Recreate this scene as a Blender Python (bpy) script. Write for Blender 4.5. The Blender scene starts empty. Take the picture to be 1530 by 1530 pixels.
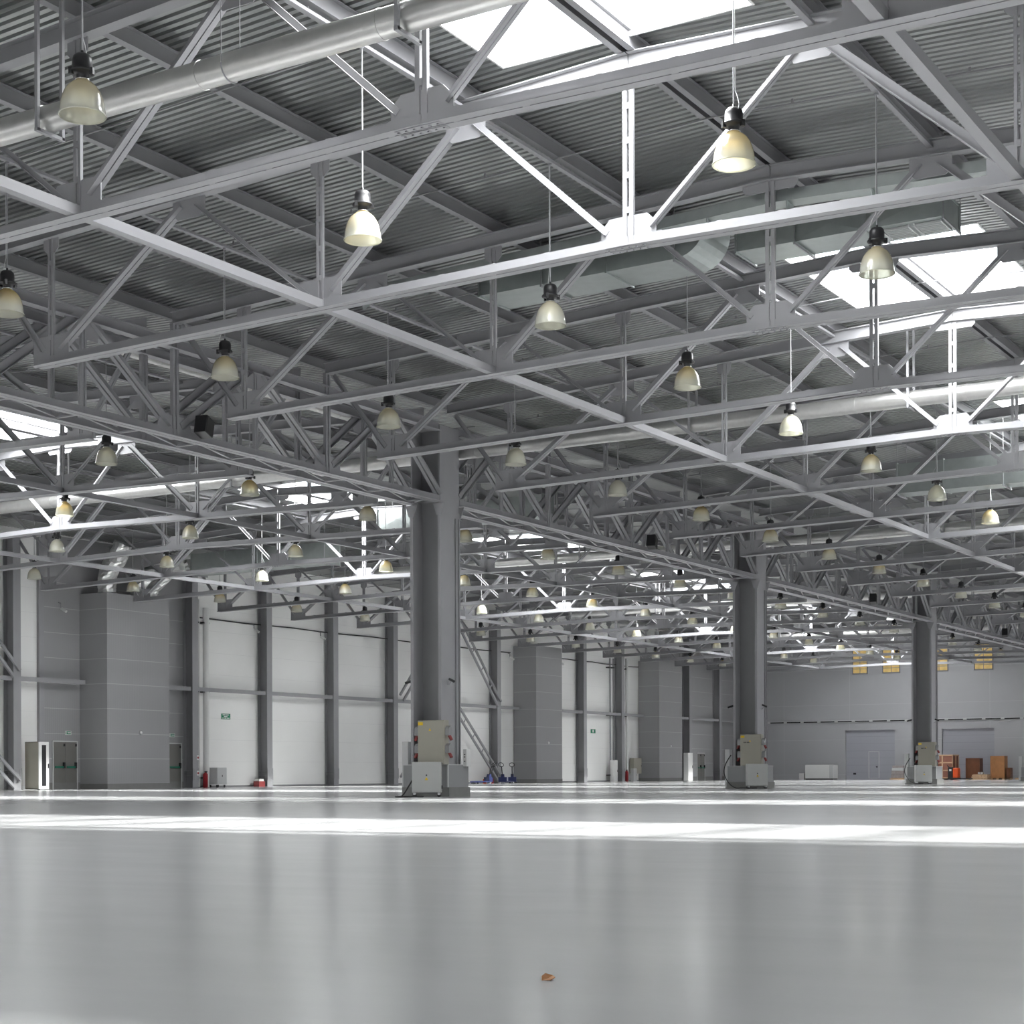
import bpy, math, random
from mathutils import Vector, Matrix
random.seed(7)
S = bpy.context.scene
COL = S.collection
# ------------------------------------------------------------------ camera
H_CAM = 0.7034
YAW = 0.5427
ROLL = -0.004
cd = bpy.data.cameras.new('camera'); cam = bpy.data.objects.new('camera', cd); COL.objects.link(cam)
cd.sensor_fit = 'HORIZONTAL'; cd.sensor_width = 36.0
cd.lens = 36.0 * 2530.86 / 1530.0
cd.shift_y = (1154.6 - 765.0) / 1530.0
cd.clip_start = 0.05; cd.clip_end = 400
_f = Vector((math.cos(YAW), math.sin(YAW), 0)); _r = Vector((math.sin(YAW), -math.cos(YAW), 0)); _u = Vector((0, 0, 1))
_r2 = _r * math.cos(ROLL) - _u * math.sin(ROLL) * -1.0
_u2 = _u * math.cos(ROLL) - _r * math.sin(ROLL)
_m = Matrix((( _r2.x, _u2.x, -_f.x, 0), (_r2.y, _u2.y, -_f.y, 0), (_r2.z, _u2.z, -_f.z, H_CAM), (0, 0, 0, 1)))
cam.matrix_world = _m
S.camera = cam
# ------------------------------------------------------------------ colour management
S.view_settings.view_transform = 'Standard'
S.view_settings.look = 'None'
S.view_settings.gamma = 1.0
S.view_settings.use_curve_mapping = False
S.view_settings.exposure = 0.28
# ------------------------------------------------------------------ grid of the hall
GX0 = 24.65                      # truss 2
def TX(k): return GX0 + 6.0 * (k - 2)
RIDGES = (12.6, 44.15)
RIDGE_R = -18.95                 # bay on the other side of the camera
HALF = 15.775
YC = 28.4                        # column row
XW, YW = 139.4, 59.85             # far wall, long wall
XB, YR = -30.0, -34.7            # walls behind and beside the camera
def zt(s): return 12.42 - 0.041 * abs(s)          # top of the truss top chord
def zbm(s): return 9.25 - 0.0176 * abs(s)         # underside of the bottom chord
PUR = 0.30                       # purlin depth
def zdeck(s): return zt(s) + PUR
SKY_X = [-17.35 + 18 * i + 0.15 for i in range(9)]   # skylight starts
SKY_L, SKY_W = 5.65, 2.25
# ------------------------------------------------------------------ world and lights
W = bpy.data.worlds.new('world'); S.world = W; W.use_nodes = True
bg = W.node_tree.nodes['Background']; bg.inputs[0].default_value = (0.92, 0.96, 1.0, 1); bg.inputs[1].default_value = 5.0
SUN = 5.6
for j in range(-6, 7):  # fan of added suns, stand-ins for daylight spread sideways by the skylight panels
    l = bpy.data.lights.new('skylight_fan_sun', 'SUN'); l.energy = SUN / math.cos(math.atan(2.22 * j / 12.9)) ** 0.8; l.angle = math.radians(3.0); l.color = (1.0, 0.97, 0.92)
    o = bpy.data.objects.new('skylight_fan_sun', l); COL.objects.link(o)
    d = Vector((-3.2, 2.22 * j, -12.9)); o.rotation_euler = d.to_track_quat('-Z', 'Y').to_euler()
    o.location = (0, 0, 40)
SKY_W_POWER = 1120.0
for ry in (RIDGES[0], RIDGES[1], RIDGE_R):
    for x0 in SKY_X:
        l = bpy.data.lights.new('skylight_daylight', 'AREA'); l.shape = 'RECTANGLE'; l.size = SKY_L; l.size_y = 2 * SKY_W
        l.energy = SKY_W_POWER; l.color = (1.0, 1.0, 1.0)
        o = bpy.data.objects.new('skylight_daylight', l); COL.objects.link(o)
        o.location = (x0 + SKY_L / 2, ry, 12.95)
# ------------------------------------------------------------------ materials
def new_mat(name):
    m = bpy.data.materials.new(name); m.use_nodes = True
    return m, m.node_tree.nodes, m.node_tree.links, m.node_tree.nodes['Principled BSDF']
def mat(name, col, rough=0.5, metal=0.0, var=0.06, scale=3.0, emit=None, spec=0.5, trans=0.0):
    m, n, L, b = new_mat(name)
    b.inputs['Roughness'].default_value = rough; b.inputs['Metallic'].default_value = metal
    b.inputs['Specular IOR Level'].default_value = spec
    if trans: b.inputs['Transmission Weight'].default_value = trans
    tc = n.new('ShaderNodeTexCoord'); no = n.new('ShaderNodeTexNoise'); no.inputs['Scale'].default_value = scale; no.inputs['Detail'].default_value = 3
    L.new(tc.outputs['Object'], no.inputs['Vector'])
    mx = n.new('ShaderNodeMix'); mx.data_type = 'RGBA'
    a = [max(0, c * (1 - var)) for c in col]; z = [min(1, c * (1 + var)) for c in col]
    mx.inputs[6].default_value = (*a, 1); mx.inputs[7].default_value = (*z, 1)
    L.new(no.outputs['Fac'], mx.inputs[0]); L.new(mx.outputs[2], b.inputs['Base Color'])
    if emit:
        b.inputs['Emission Color'].default_value = (*emit[0], 1); b.inputs['Emission Strength'].default_value = emit[1]
    return m
def panel_mat(name, col, joint, pz, oz, px=0.0, ox=0.0, axis=0, rough=0.45, w=0.03, rib=0.0):
    """flat cladding with joints every pz in height and px in length"""
    m, n, L, b = new_mat(name); b.inputs['Roughness'].default_value = rough
    tc = n.new('ShaderNodeTexCoord'); sp = n.new('ShaderNodeSeparateXYZ'); L.new(tc.outputs['Object'], sp.inputs[0])
    def mth(op, a, v):
        q = n.new('ShaderNodeMath'); q.operation = op
        for i, s in enumerate((a, v)):
            if isinstance(s, (int, float)): q.inputs[i].default_value = s
            else: L.new(s, q.inputs[i])
        return q.outputs[0]
    z = mth('FRACT', mth('DIVIDE', mth('SUBTRACT', sp.outputs[2], oz), pz), 0)
    f = mth('LESS_THAN', z, w / pz)
    if px:
        x = mth('FRACT', mth('DIVIDE', mth('SUBTRACT', sp.outputs[axis], ox), px), 0)
        f = mth('MAXIMUM', f, mth('LESS_THAN', x, w / px))
    no = n.new('ShaderNodeTexNoise'); no.inputs['Scale'].default_value = 0.35; no.inputs['Detail'].default_value = 4
    L.new(tc.outputs['Object'], no.inputs['Vector'])
    m1 = n.new('ShaderNodeMix'); m1.data_type = 'RGBA'
    m1.inputs[6].default_value = (*[c * 0.95 for c in col], 1); m1.inputs[7].default_value = (*[min(1, c * 1.05) for c in col], 1)
    L.new(no.outputs['Fac'], m1.inputs[0])
    m2 = n.new('ShaderNodeMix'); m2.data_type = 'RGBA'; L.new(f, m2.inputs[0]); L.new(m1.outputs[2], m2.inputs[6]); m2.inputs[7].default_value = (*joint, 1)
    L.new(m2.outputs[2], b.inputs['Base Color'])
    if rib:
        wv = n.new('ShaderNodeTexWave'); wv.bands_direction = 'XYZ'[axis]; wv.inputs['Scale'].default_value = rib
        L.new(tc.outputs['Object'], wv.inputs['Vector'])
        bp = n.new('ShaderNodeBump'); bp.inputs['Strength'].default_value = 0.25; bp.inputs['Distance'].default_value = 0.01
        L.new(wv.outputs['Fac'], bp.inputs['Height']); L.new(bp.outputs[0], b.inputs['Normal'])
    return m
M = {}
M['steel'] = mat('grey_painted_steel', (0.315, 0.315, 0.328), 0.42, 0.0, 0.05, 2)
M['steel_dark'] = mat('grey_primed_steel', (0.245, 0.245, 0.255), 0.45, 0.0, 0.06, 2)
M['deck'] = mat('galvanised_deck', (0.38, 0.39, 0.385), 0.30, 0.85, 0.10, 1.5)
M['galv'] = mat('galvanised_duct', (0.43, 0.465, 0.455), 0.36, 0.85, 0.12, 4)
M['foil'] = mat('silver_foil', (0.80, 0.80, 0.79), 0.28, 0.9, 0.08, 5)
M['spiral'] = mat('spiral_duct', (0.66, 0.655, 0.64), 0.35, 0.8, 0.10, 6)
M['white'] = mat('white_paint', (0.74, 0.74, 0.73), 0.4, 0, 0.03)
M['offwhite'] = mat('pale_grey_paint', (0.56, 0.57, 0.57), 0.4, 0, 0.03)
M['cart'] = mat('cart_grey', (0.45, 0.46, 0.45), 0.4, 0, 0.03)
M['beige'] = mat('beige_enamel', (0.36, 0.345, 0.29), 0.4, 0, 0.03)
M['grey'] = mat('mid_grey_paint', (0.27, 0.275, 0.28), 0.4, 0, 0.04)
M['black'] = mat('black_plastic', (0.018, 0.018, 0.02), 0.4, 0, 0.1)
M['rubber'] = mat('black_rubber', (0.02, 0.02, 0.02), 0.6, 0, 0.1)
M['concrete'] = mat('plinth_concrete', (0.20, 0.20, 0.195), 0.7, 0, 0.12, 5)
M['chrome'] = mat('bright_metal', (0.7, 0.7, 0.7), 0.25, 1.0, 0.05)
M['red'] = mat('red_paint', (0.32, 0.012, 0.02), 0.35, 0, 0.05)
M['darkred'] = mat('dark_red_paint', (0.22, 0.03, 0.03), 0.5, 0, 0.1)
M['orange'] = mat('orange_paint', (0.85, 0.11, 0.02), 0.35, 0, 0.04)
M['blue'] = mat('dark_blue_paint', (0.025, 0.035, 0.13), 0.4, 0, 0.1)
M['yellow'] = mat('yellow_sticker', (0.80, 0.55, 0.02), 0.5, 0, 0.03)
M['green'] = mat('green_sign', (0.01, 0.22, 0.11), 0.45, 0, 0.02)
M['greenbar'] = mat('green_bar', (0.01, 0.16, 0.10), 0.4, 0, 0.02)
M['wood'] = mat('warm_brown_wood', (0.42, 0.19, 0.07), 0.5, 0, 0.25, 3)
M['wood_dark'] = mat('dark_brown_wood', (0.17, 0.062, 0.025), 0.5, 0, 0.3, 3)
M['wood_pale'] = mat('pale_batten_wood', (0.62, 0.42, 0.26), 0.55, 0, 0.12, 4)
M['ply'] = mat('reddish_plywood', (0.30, 0.125, 0.085), 0.55, 0, 0.12, 3)
M['doorgrey'] = mat('door_grey', (0.17, 0.165, 0.155), 0.4, 0, 0.04)
M['carton'] = mat('film_wrapped_goods', (0.33, 0.29, 0.28), 0.4, 0, 0.3, 6)
M['panel_white'] = panel_mat('white_sandwich_panel', (0.88, 0.88, 0.87), (0.77, 0.77, 0.77), 1.15, 0.2, rough=0.42, w=0.015)
M['panel_grey'] = panel_mat('grey_cladding', (0.31, 0.31, 0.317), (0.45, 0.45, 0.46), 1.19, 0.25, rough=0.42, w=0.03, rib=5.0)
M['panel_far'] = panel_mat('grey_far_wall', (0.42, 0.423, 0.44), (0.50, 0.505, 0.52), 3.0, 0.4, 6.0, 2.2, 1, 0.42, 0.03)
M['panel_gate'] = panel_mat('sectional_gate', (0.37, 0.375, 0.415), (0.30, 0.305, 0.34), 0.61, 0.0, rough=0.42, w=0.025)
# floor: coated concrete, glossy, with scuffs and mottling
def floor_mat():
    m, n, L, b = new_mat('coated_concrete_floor')
    tc = n.new('ShaderNodeTexCoord'); mp = n.new('ShaderNodeMapping'); L.new(tc.outputs['Object'], mp.inputs[0])
    mp.inputs['Scale'].default_value = (1.0, 0.45, 1.0); mp.inputs['Rotation'].default_value = (0, 0, 0.5)
    n1 = n.new('ShaderNodeTexNoise'); n1.inputs['Scale'].default_value = 1.6; n1.inputs['Detail'].default_value = 7; n1.inputs['Roughness'].default_value = 0.62
    n2 = n.new('ShaderNodeTexNoise'); n2.inputs['Scale'].default_value = 22.0; n2.inputs['Detail'].default_value = 4
    n3 = n.new('ShaderNodeTexNoise'); n3.inputs['Scale'].default_value = 0.23; n3.inputs['Detail'].default_value = 3
    for q in (n1, n2, n3): L.new(mp.outputs[0], q.inputs['Vector'])
    m1 = n.new('ShaderNodeMix'); m1.data_type = 'RGBA'; m1.inputs[6].default_value = (0.445, 0.447, 0.455, 1); m1.inputs[7].default_value = (0.51, 0.512, 0.515, 1)
    L.new(n1.outputs['Fac'], m1.inputs[0])
    m2 = n.new('ShaderNodeMix'); m2.data_type = 'RGBA'; m2.blend_type = 'MULTIPLY'; m2.inputs[0].default_value = 0.25
    L.new(m1.outputs[2], m2.inputs[6]); L.new(n3.outputs['Color'], m2.inputs[7])
    L.new(m1.outputs[2], b.inputs['Base Color'])
    r = n.new('ShaderNodeMapRange'); r.inputs[3].default_value = 0.18; r.inputs[4].default_value = 0.195; L.new(n1.outputs['Fac'], r.inputs[0]); L.new(r.outputs[0], b.inputs['Roughness'])
    bp = n.new('ShaderNodeBump'); bp.inputs['Strength'].default_value = 0.008; bp.inputs['Distance'].default_value = 0.01
    L.new(n2.outputs['Fac'], bp.inputs['Height']); L.new(bp.outputs[0], b.inputs['Normal'])
    b.inputs['Specular IOR Level'].default_value = 0.5
    return m
M['floor'] = floor_mat()
def shade_mat():
    m, n, L, b = new_mat('prismatic_lamp_shade')
    out = n['Material Output']; n.remove(b)
    tc = n.new('ShaderNodeTexCoord'); sp = n.new('ShaderNodeSeparateXYZ'); L.new(tc.outputs['Object'], sp.inputs[0])
    mr = n.new('ShaderNodeMapRange'); mr.inputs[1].default_value = 0.10; mr.inputs[2].default_value = 0.42; L.new(sp.outputs[2], mr.inputs[0])
    oi = n.new('ShaderNodeObjectInfo')
    pw = n.new('ShaderNodeMath'); pw.operation = 'MULTIPLY'; L.new(mr.outputs[0], pw.inputs[0])
    rr = n.new('ShaderNodeMapRange'); rr.inputs[3].default_value = 0.10; rr.inputs[4].default_value = 0.9; L.new(oi.outputs['Random'], rr.inputs[0]); L.new(rr.outputs[0], pw.inputs[1])
    cr = n.new('ShaderNodeMix'); cr.data_type = 'RGBA'; L.new(pw.outputs[0], cr.inputs[0])
    cr.inputs[6].default_value = (0.96, 0.96, 0.88, 1); cr.inputs[7].default_value = (0.92, 0.72, 0.28, 1)
    df = n.new('ShaderNodeBsdfDiffuse'); tl = n.new('ShaderNodeBsdfTranslucent'); tr = n.new('ShaderNodeBsdfTransparent'); gl = n.new('ShaderNodeBsdfGlossy')
    L.new(cr.outputs[2], df.inputs[0]); L.new(cr.outputs[2], tl.inputs[0]); L.new(cr.outputs[2], tr.inputs[0]); gl.inputs['Roughness'].default_value = 0.12
    a = n.new('ShaderNodeMixShader'); a.inputs[0].default_value = 0.55; L.new(df.outputs[0], a.inputs[1]); L.new(tl.outputs[0], a.inputs[2])
    c = n.new('ShaderNodeMixShader'); c.inputs[0].default_value = 0.34; L.new(a.outputs[0], c.inputs[1]); L.new(tr.outputs[0], c.inputs[2])
    fr = n.new('ShaderNodeFresnel'); fr.inputs[0].default_value = 1.45
    d = n.new('ShaderNodeMixShader'); L.new(fr.outputs[0], d.inputs[0]); L.new(c.outputs[0], d.inputs[1]); L.new(gl.outputs[0], d.inputs[2])
    L.new(d.outputs[0], out.inputs[0])
    return m
M['shade'] = shade_mat()
def pane_mat():
    m, n, L, b = new_mat('skylight_pane'); out = n['Material Output']; n.remove(b)
    tr = n.new('ShaderNodeBsdfTransparent'); tr.inputs[0].default_value = (0.95, 0.97, 0.98, 1); gl = n.new('ShaderNodeBsdfGlossy'); gl.inputs['Roughness'].default_value = 0.1
    mx = n.new('ShaderNodeMixShader'); mx.inputs[0].default_value = 0.04; L.new(tr.outputs[0], mx.inputs[1]); L.new(gl.outputs[0], mx.inputs[2]); L.new(mx.outputs[0], out.inputs[0])
    return m
M['pane'] = pane_mat()
M['warm'] = mat('warm_lit_pane', (0.50, 0.38, 0.17), 0.25, 0, 0.6, 1.6, emit=((1.0, 0.68, 0.22), 0.22))
# ------------------------------------------------------------------ mesh builder
class MB:
    def __init__(s): s.v = []; s.f = []; s.sm = []
    def add(s, vs, fs, smooth=False):
        o = len(s.v); s.v += [tuple(p) for p in vs]; s.f += [tuple(i + o for i in f) for f in fs]; s.sm += [smooth] * len(fs); return s
    def box(s, x0, x1, y0, y1, z0, z1):
        if x0 > x1: x0, x1 = x1, x0
        if y0 > y1: y0, y1 = y1, y0
        if z0 > z1: z0, z1 = z1, z0
        v = [(x, y, z) for z in (z0, z1) for y in (y0, y1) for x in (x0, x1)]
        return s.add(v, [(0, 2, 3, 1), (4, 5, 7, 6), (0, 1, 5, 4), (2, 6, 7, 3), (0, 4, 6, 2), (1, 3, 7, 5)])
    def prism(s, p0, p1, polys, side=(1, 0, 0), caps=True):
        p0, p1 = Vector(p0), Vector(p1); d = (p1 - p0).normalized(); sd = Vector(side)
        sd = (sd - d * sd.dot(d)).normalized(); up = d.cross(sd) * -1
        if up.z < 0: up = -up
        for poly in polys:
            n = len(poly); vs = [p + sd * a + up * b for p in (p0, p1) for a, b in poly]
            fs = [(i, (i + 1) % n, n + (i + 1) % n, n + i) for i in range(n)]
            if caps: fs += [tuple(range(n - 1, -1, -1)), tuple(range(n, 2 * n))]
            s.add(vs, fs)
        return s
    def plate(s, pts, off):
        """flat polygon pts given a thickness vector off (centred)"""
        off = Vector(off); n = len(pts); a = [Vector(p) - off / 2 for p in pts]; b = [Vector(p) + off / 2 for p in pts]
        return s.add(a + b, [tuple(range(n - 1, -1, -1)), tuple(range(n, 2 * n))] + [(i, (i + 1) % n, n + (i + 1) % n, n + i) for i in range(n)])
    def tube(s, pts, r, n=8, closed_ends=True):
        pts = [Vector(p) for p in pts]; rings = []; prev = None
        for i, p in enumerate(pts):
            d = (pts[min(i + 1, len(pts) - 1)] - pts[max(i - 1, 0)]).normalized()
            a = prev if prev is not None else (Vector((0, 0, 1)) if abs(d.z) < 0.9 else Vector((1, 0, 0)))
            a = (a - d * a.dot(d)).normalized(); prev = a; b = d.cross(a)
            rings.append([p + (a * math.cos(t) + b * math.sin(t)) * r for t in (2 * math.pi * k / n for k in range(n))])
        vs = [v for q in rings for v in q]; fs = []
        for i in range(len(pts) - 1):
            for k in range(n): fs.append((i * n + k, i * n + (k + 1) % n, (i + 1) * n + (k + 1) % n, (i + 1) * n + k))
        s.add(vs, fs, True)
        if closed_ends: s.add(rings[0][::-1] + rings[-1], [tuple(range(n)), tuple(range(n, 2 * n))])
        return s
    def lathe(s, prof, n=24, c=(0, 0, 0)):
        vs = [(c[0] + r * math.cos(2 * math.pi * k / n), c[1] + r * math.sin(2 * math.pi * k / n), c[2] + z) for r, z in prof for k in range(n)]
        fs = [(i * n + k, i * n + (k + 1) % n, (i + 1) * n + (k + 1) % n, (i + 1) * n + k) for i in range(len(prof) - 1) for k in range(n)]
        return s.add(vs, fs, True)
    def mesh(s, name, m):
        me = bpy.data.meshes.new(name); me.from_pydata(s.v, [], s.f); me.polygons.foreach_set('use_smooth', s.sm); me.materials.append(m); me.update()
        return me
    def build(s, name, m, parent=None, loc=(0, 0, 0), bevel=0):
        o = bpy.data.objects.new(name, s.mesh(name, m)); COL.objects.link(o); o.location = loc
        if parent: o.parent = parent
        if bevel:
            b = o.modifiers.new('bevel', 'BEVEL'); b.width = bevel; b.segments = 2; b.limit_method = 'ANGLE'
        return o
def tag(o, label, cat, group=None, kind=None):
    o['label'] = label; o['category'] = cat
    if group: o['group'] = group
    if kind: o['kind'] = kind
    return o
def thing(name, label, cat, loc=(0, 0, 0), rz=0.0, group=None, kind=None):
    o = bpy.data.objects.new(name, None); COL.objects.link(o); o.location = loc; o.rotation_euler = (0, 0, rz); o.empty_display_size = 0.2
    return tag(o, label, cat, group, kind)
def struct(name, mb, m, parent=None, loc=(0, 0, 0)):
    o = mb.build(name, m, parent, loc)
    if parent is None: o['kind'] = 'structure'
    return o
def copy_tree(root, loc, label):
    r = root.copy(); COL.objects.link(r); r.location = loc; r['label'] = label
    for c in root.children:
        d = c.copy(); COL.objects.link(d); d.parent = r
        for g in c.children:
            e = g.copy(); COL.objects.link(e); e.parent = d
    return r
ORD = ('first second third fourth fifth sixth seventh eighth ninth tenth eleventh twelfth thirteenth fourteenth fifteenth sixteenth '
       'seventeenth eighteenth nineteenth twentieth twenty-first twenty-second').split()
# steel profiles (2D, x = side, y = up)
def angles2(leg, h, t, gap, flip=False):
    g = gap / 2; k = -1 if flip else 1; out = []
    for q in (1, -1):
        out.append([(q * g, 0), (q * (g + leg), 0), (q * (g + leg), k * t), (q * (g + t), k * t), (q * (g + t), k * h), (q * g, k * h)])
    return out
def ibeam(w, h, tf, tw):
    return [[(-w/2, 0), (w/2, 0), (w/2, tf), (tw/2, tf), (tw/2, h - tf), (w/2, h - tf), (w/2, h), (-w/2, h), (-w/2, h - tf), (-tw/2, h - tf), (-tw/2, tf), (-w/2, tf)]]
def square(w, h): return [[(-w/2, -h/2), (w/2, -h/2), (w/2, h/2), (-w/2, h/2)]]
# ------------------------------------------------------------------ the setting: floor, roof, walls
struct('floor', MB().box(XB, XW + .4, YR, YW, -0.3, 0), M['floor'])
def roof(name, yr, xa, xb):
    """trapezoid deck of one bay, ribs along y, open under the skylights"""
    mb = MB(); P = 0.1875; n = int((xb - xa) / P); prof = []
    for i in range(n + 1):
        x = xa + i * P; prof += [(x, 0.0), (x + 0.10, 0.0), (x + 0.122, 0.088), (x + 0.165, 0.088)]
    ys = [-HALF, -SKY_W, 0, SKY_W, HALF]
    rows = [[] for _ in ys]
    vs = []
    for j, y in enumerate(ys):
        for (x, z) in prof: vs.append((x, yr + y, zdeck(y) + z))
    N = len(prof); fs = []
    for j in range(4):
        for i in range(N - 1):
            xm = (prof[i][0] + prof[i + 1][0]) / 2
            if j in (1, 2) and any(a < xm < a + SKY_L for a in SKY_X): continue
            fs.append((j * N + i, j * N + i + 1, (j + 1) * N + i + 1, (j + 1) * N + i))
    mb.add(vs, fs)
    # a flat outer skin above the ribs keeps daylight out
    up = 0.16
    edges = [xa] + [e for a in SKY_X if a > xa and a + SKY_L < xb for e in (a, a + SKY_L)] + [xb]
    for j in range(4):
        if j in (0, 3): spans = [(xa, xb)]
        else: spans = [(edges[i], edges[i + 1]) for i in range(0, len(edges), 2)]
        for (u, w) in spans:
            y0, y1 = ys[j], ys[j + 1]
            mb.add([(u, yr + y0, zdeck(y0) + up), (w, yr + y0, zdeck(y0) + up), (w, yr + y1, zdeck(y1) + up), (u, yr + y1, zdeck(y1) + up)], [(0, 1, 2, 3)])
    return struct(name, mb, M['deck'])
roof('ceiling', RIDGES[0], XB, XW); roof('ceiling', RIDGES[1], XB, XW); roof('ceiling', RIDGE_R, XB, XW)
ZW = 12.9
struct('wall_left', MB().box(XB - 0.3, XW + 0.3, YW, YW + 0.3, 0, ZW), M['panel_white'])
struct('wall_right', MB().box(XB - 0.3, XW + 0.3, YR - 0.3, YR, 0, ZW), M['panel_far'])
struct('wall_back', MB().box(XB - 0.3, XB, YR, YW, 0, ZW), M['panel_far'])
# far wall with two recessed gates
G1, G2 = (46.26, 50.62), (37.86, 42.23); GH = 4.22
fw = MB()
for y0, y1 in ((YR, G2[0]), (G2[1], G1[0]), (G1[1], YW)): fw.box(XW, XW + 0.3, y0, y1, 0, ZW)
for g in (G1, G2): fw.box(XW, XW + 0.3, g[0], g[1], GH, ZW)
struct('wall_far', fw, M['panel_far'])
for i, g in enumerate((G1, G2)):
    d = struct('door_%d' % (i + 1), MB().box(XW + 0.25, XW + 0.32, g[0] - .02, g[1] + .02, 0, GH + .02), M['panel_gate'])
    if i == 0:
        fr = MB()
        for a, b, c, e in ((48.64, 48.58, 0.1, 2.42), (47.75, 47.69, 0.1, 2.42), (48.64, 47.69, 2.36, 2.42), (48.64, 47.69, 0.1, 0.15)): fr.box(XW + .2, XW + .25, a, b, c, e)
        fr.build('wicket_frame', M['offwhite'], d)
        MB().box(XW + .20, XW + .25, 47.95, 47.85, 1.02, 1.10).box(XW + .17, XW + .2, 47.98, 47.83, 1.1, 1.14).build('door_handle', M['black'], d)
        MB().box(XW + .21, XW + .25, 50.0, 49.75, .42, .58).build('latch', M['black'], d)
        MB().box(XW + .21, XW + .25, 46.5, 46.3, .25, .33).build('latch', M['black'], d)
# skylights along the ridges
SW = 0
for bi, ry in enumerate(RIDGES + (RIDGE_R,)):
    for x0 in SKY_X:
        SW += 1
        c = MB(); x1 = x0 + SKY_L; z0, z1 = zdeck(SKY_W) - 0.02, zdeck(0) + 0.42
        c.box(x0 - .04, x0, ry - SKY_W, ry + SKY_W, z0, z1).box(x1, x1 + .04, ry - SKY_W, ry + SKY_W, z0, z1)
        c.box(x0 - .04, x1 + .04, ry - SKY_W - .04, ry - SKY_W, z0, z1).box(x0 - .04, x1 + .04, ry + SKY_W, ry + SKY_W + .04, z0, z1)
        o = struct('window_%d' % SW, c, M['white'])
        MB().box(x0, x1, ry - .17, ry + .17, zdeck(0) - .01, zdeck(0) + .03).build('purlin_gap_cover', M['steel_dark'], o)  # added plate, keeps bright sky from showing between the twin ridge purlins
        MB().box(x0 - .04, x1 + .04, ry - SKY_W - .04, ry + SKY_W + .04, z1, z1 + .02).build('pane', M['pane'], o)
# purlins, one continuous run each
def purlin(y, z, label, grp, w=0.15):
    o = MB().prism((0, 0, 0), (XW - XB, 0, 0), ibeam(w, PUR - .01, .014, .010), (0, 1, 0)).build('roof_purlin', M['steel_dark'], None, (XB + .05, y, z))
    return tag(o, label, 'purlin', grp)
for bi, ry in enumerate(RIDGES):
    bay = ('near bay', 'white wall bay')[bi]
    for q in (-1, 1):
        purlin(ry + q * 0.11, zt(0.11) , 'ridge purlin of the %s, %s of the close pair' % (bay, 'column side' if (q > 0) == (bi == 0) else 'outer side'), None, 0.12)
        for i in range(1, 5):
            s = 3.15 * i
            side = (('column side' if q > 0 else 'outer side'), ('column side' if q < 0 else 'wall side'))[bi]
            if bi == 0 and q < 0 and i > 2: continue
            purlin(ry + q * s, zt(s), 'grey purlin, %s, %s from its ridge on the %s' % (bay, ORD[i - 1], side), None)
purlin(YC, zt(HALF) , 'grey steel roof purlin straight above the row of columns', None)
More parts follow.
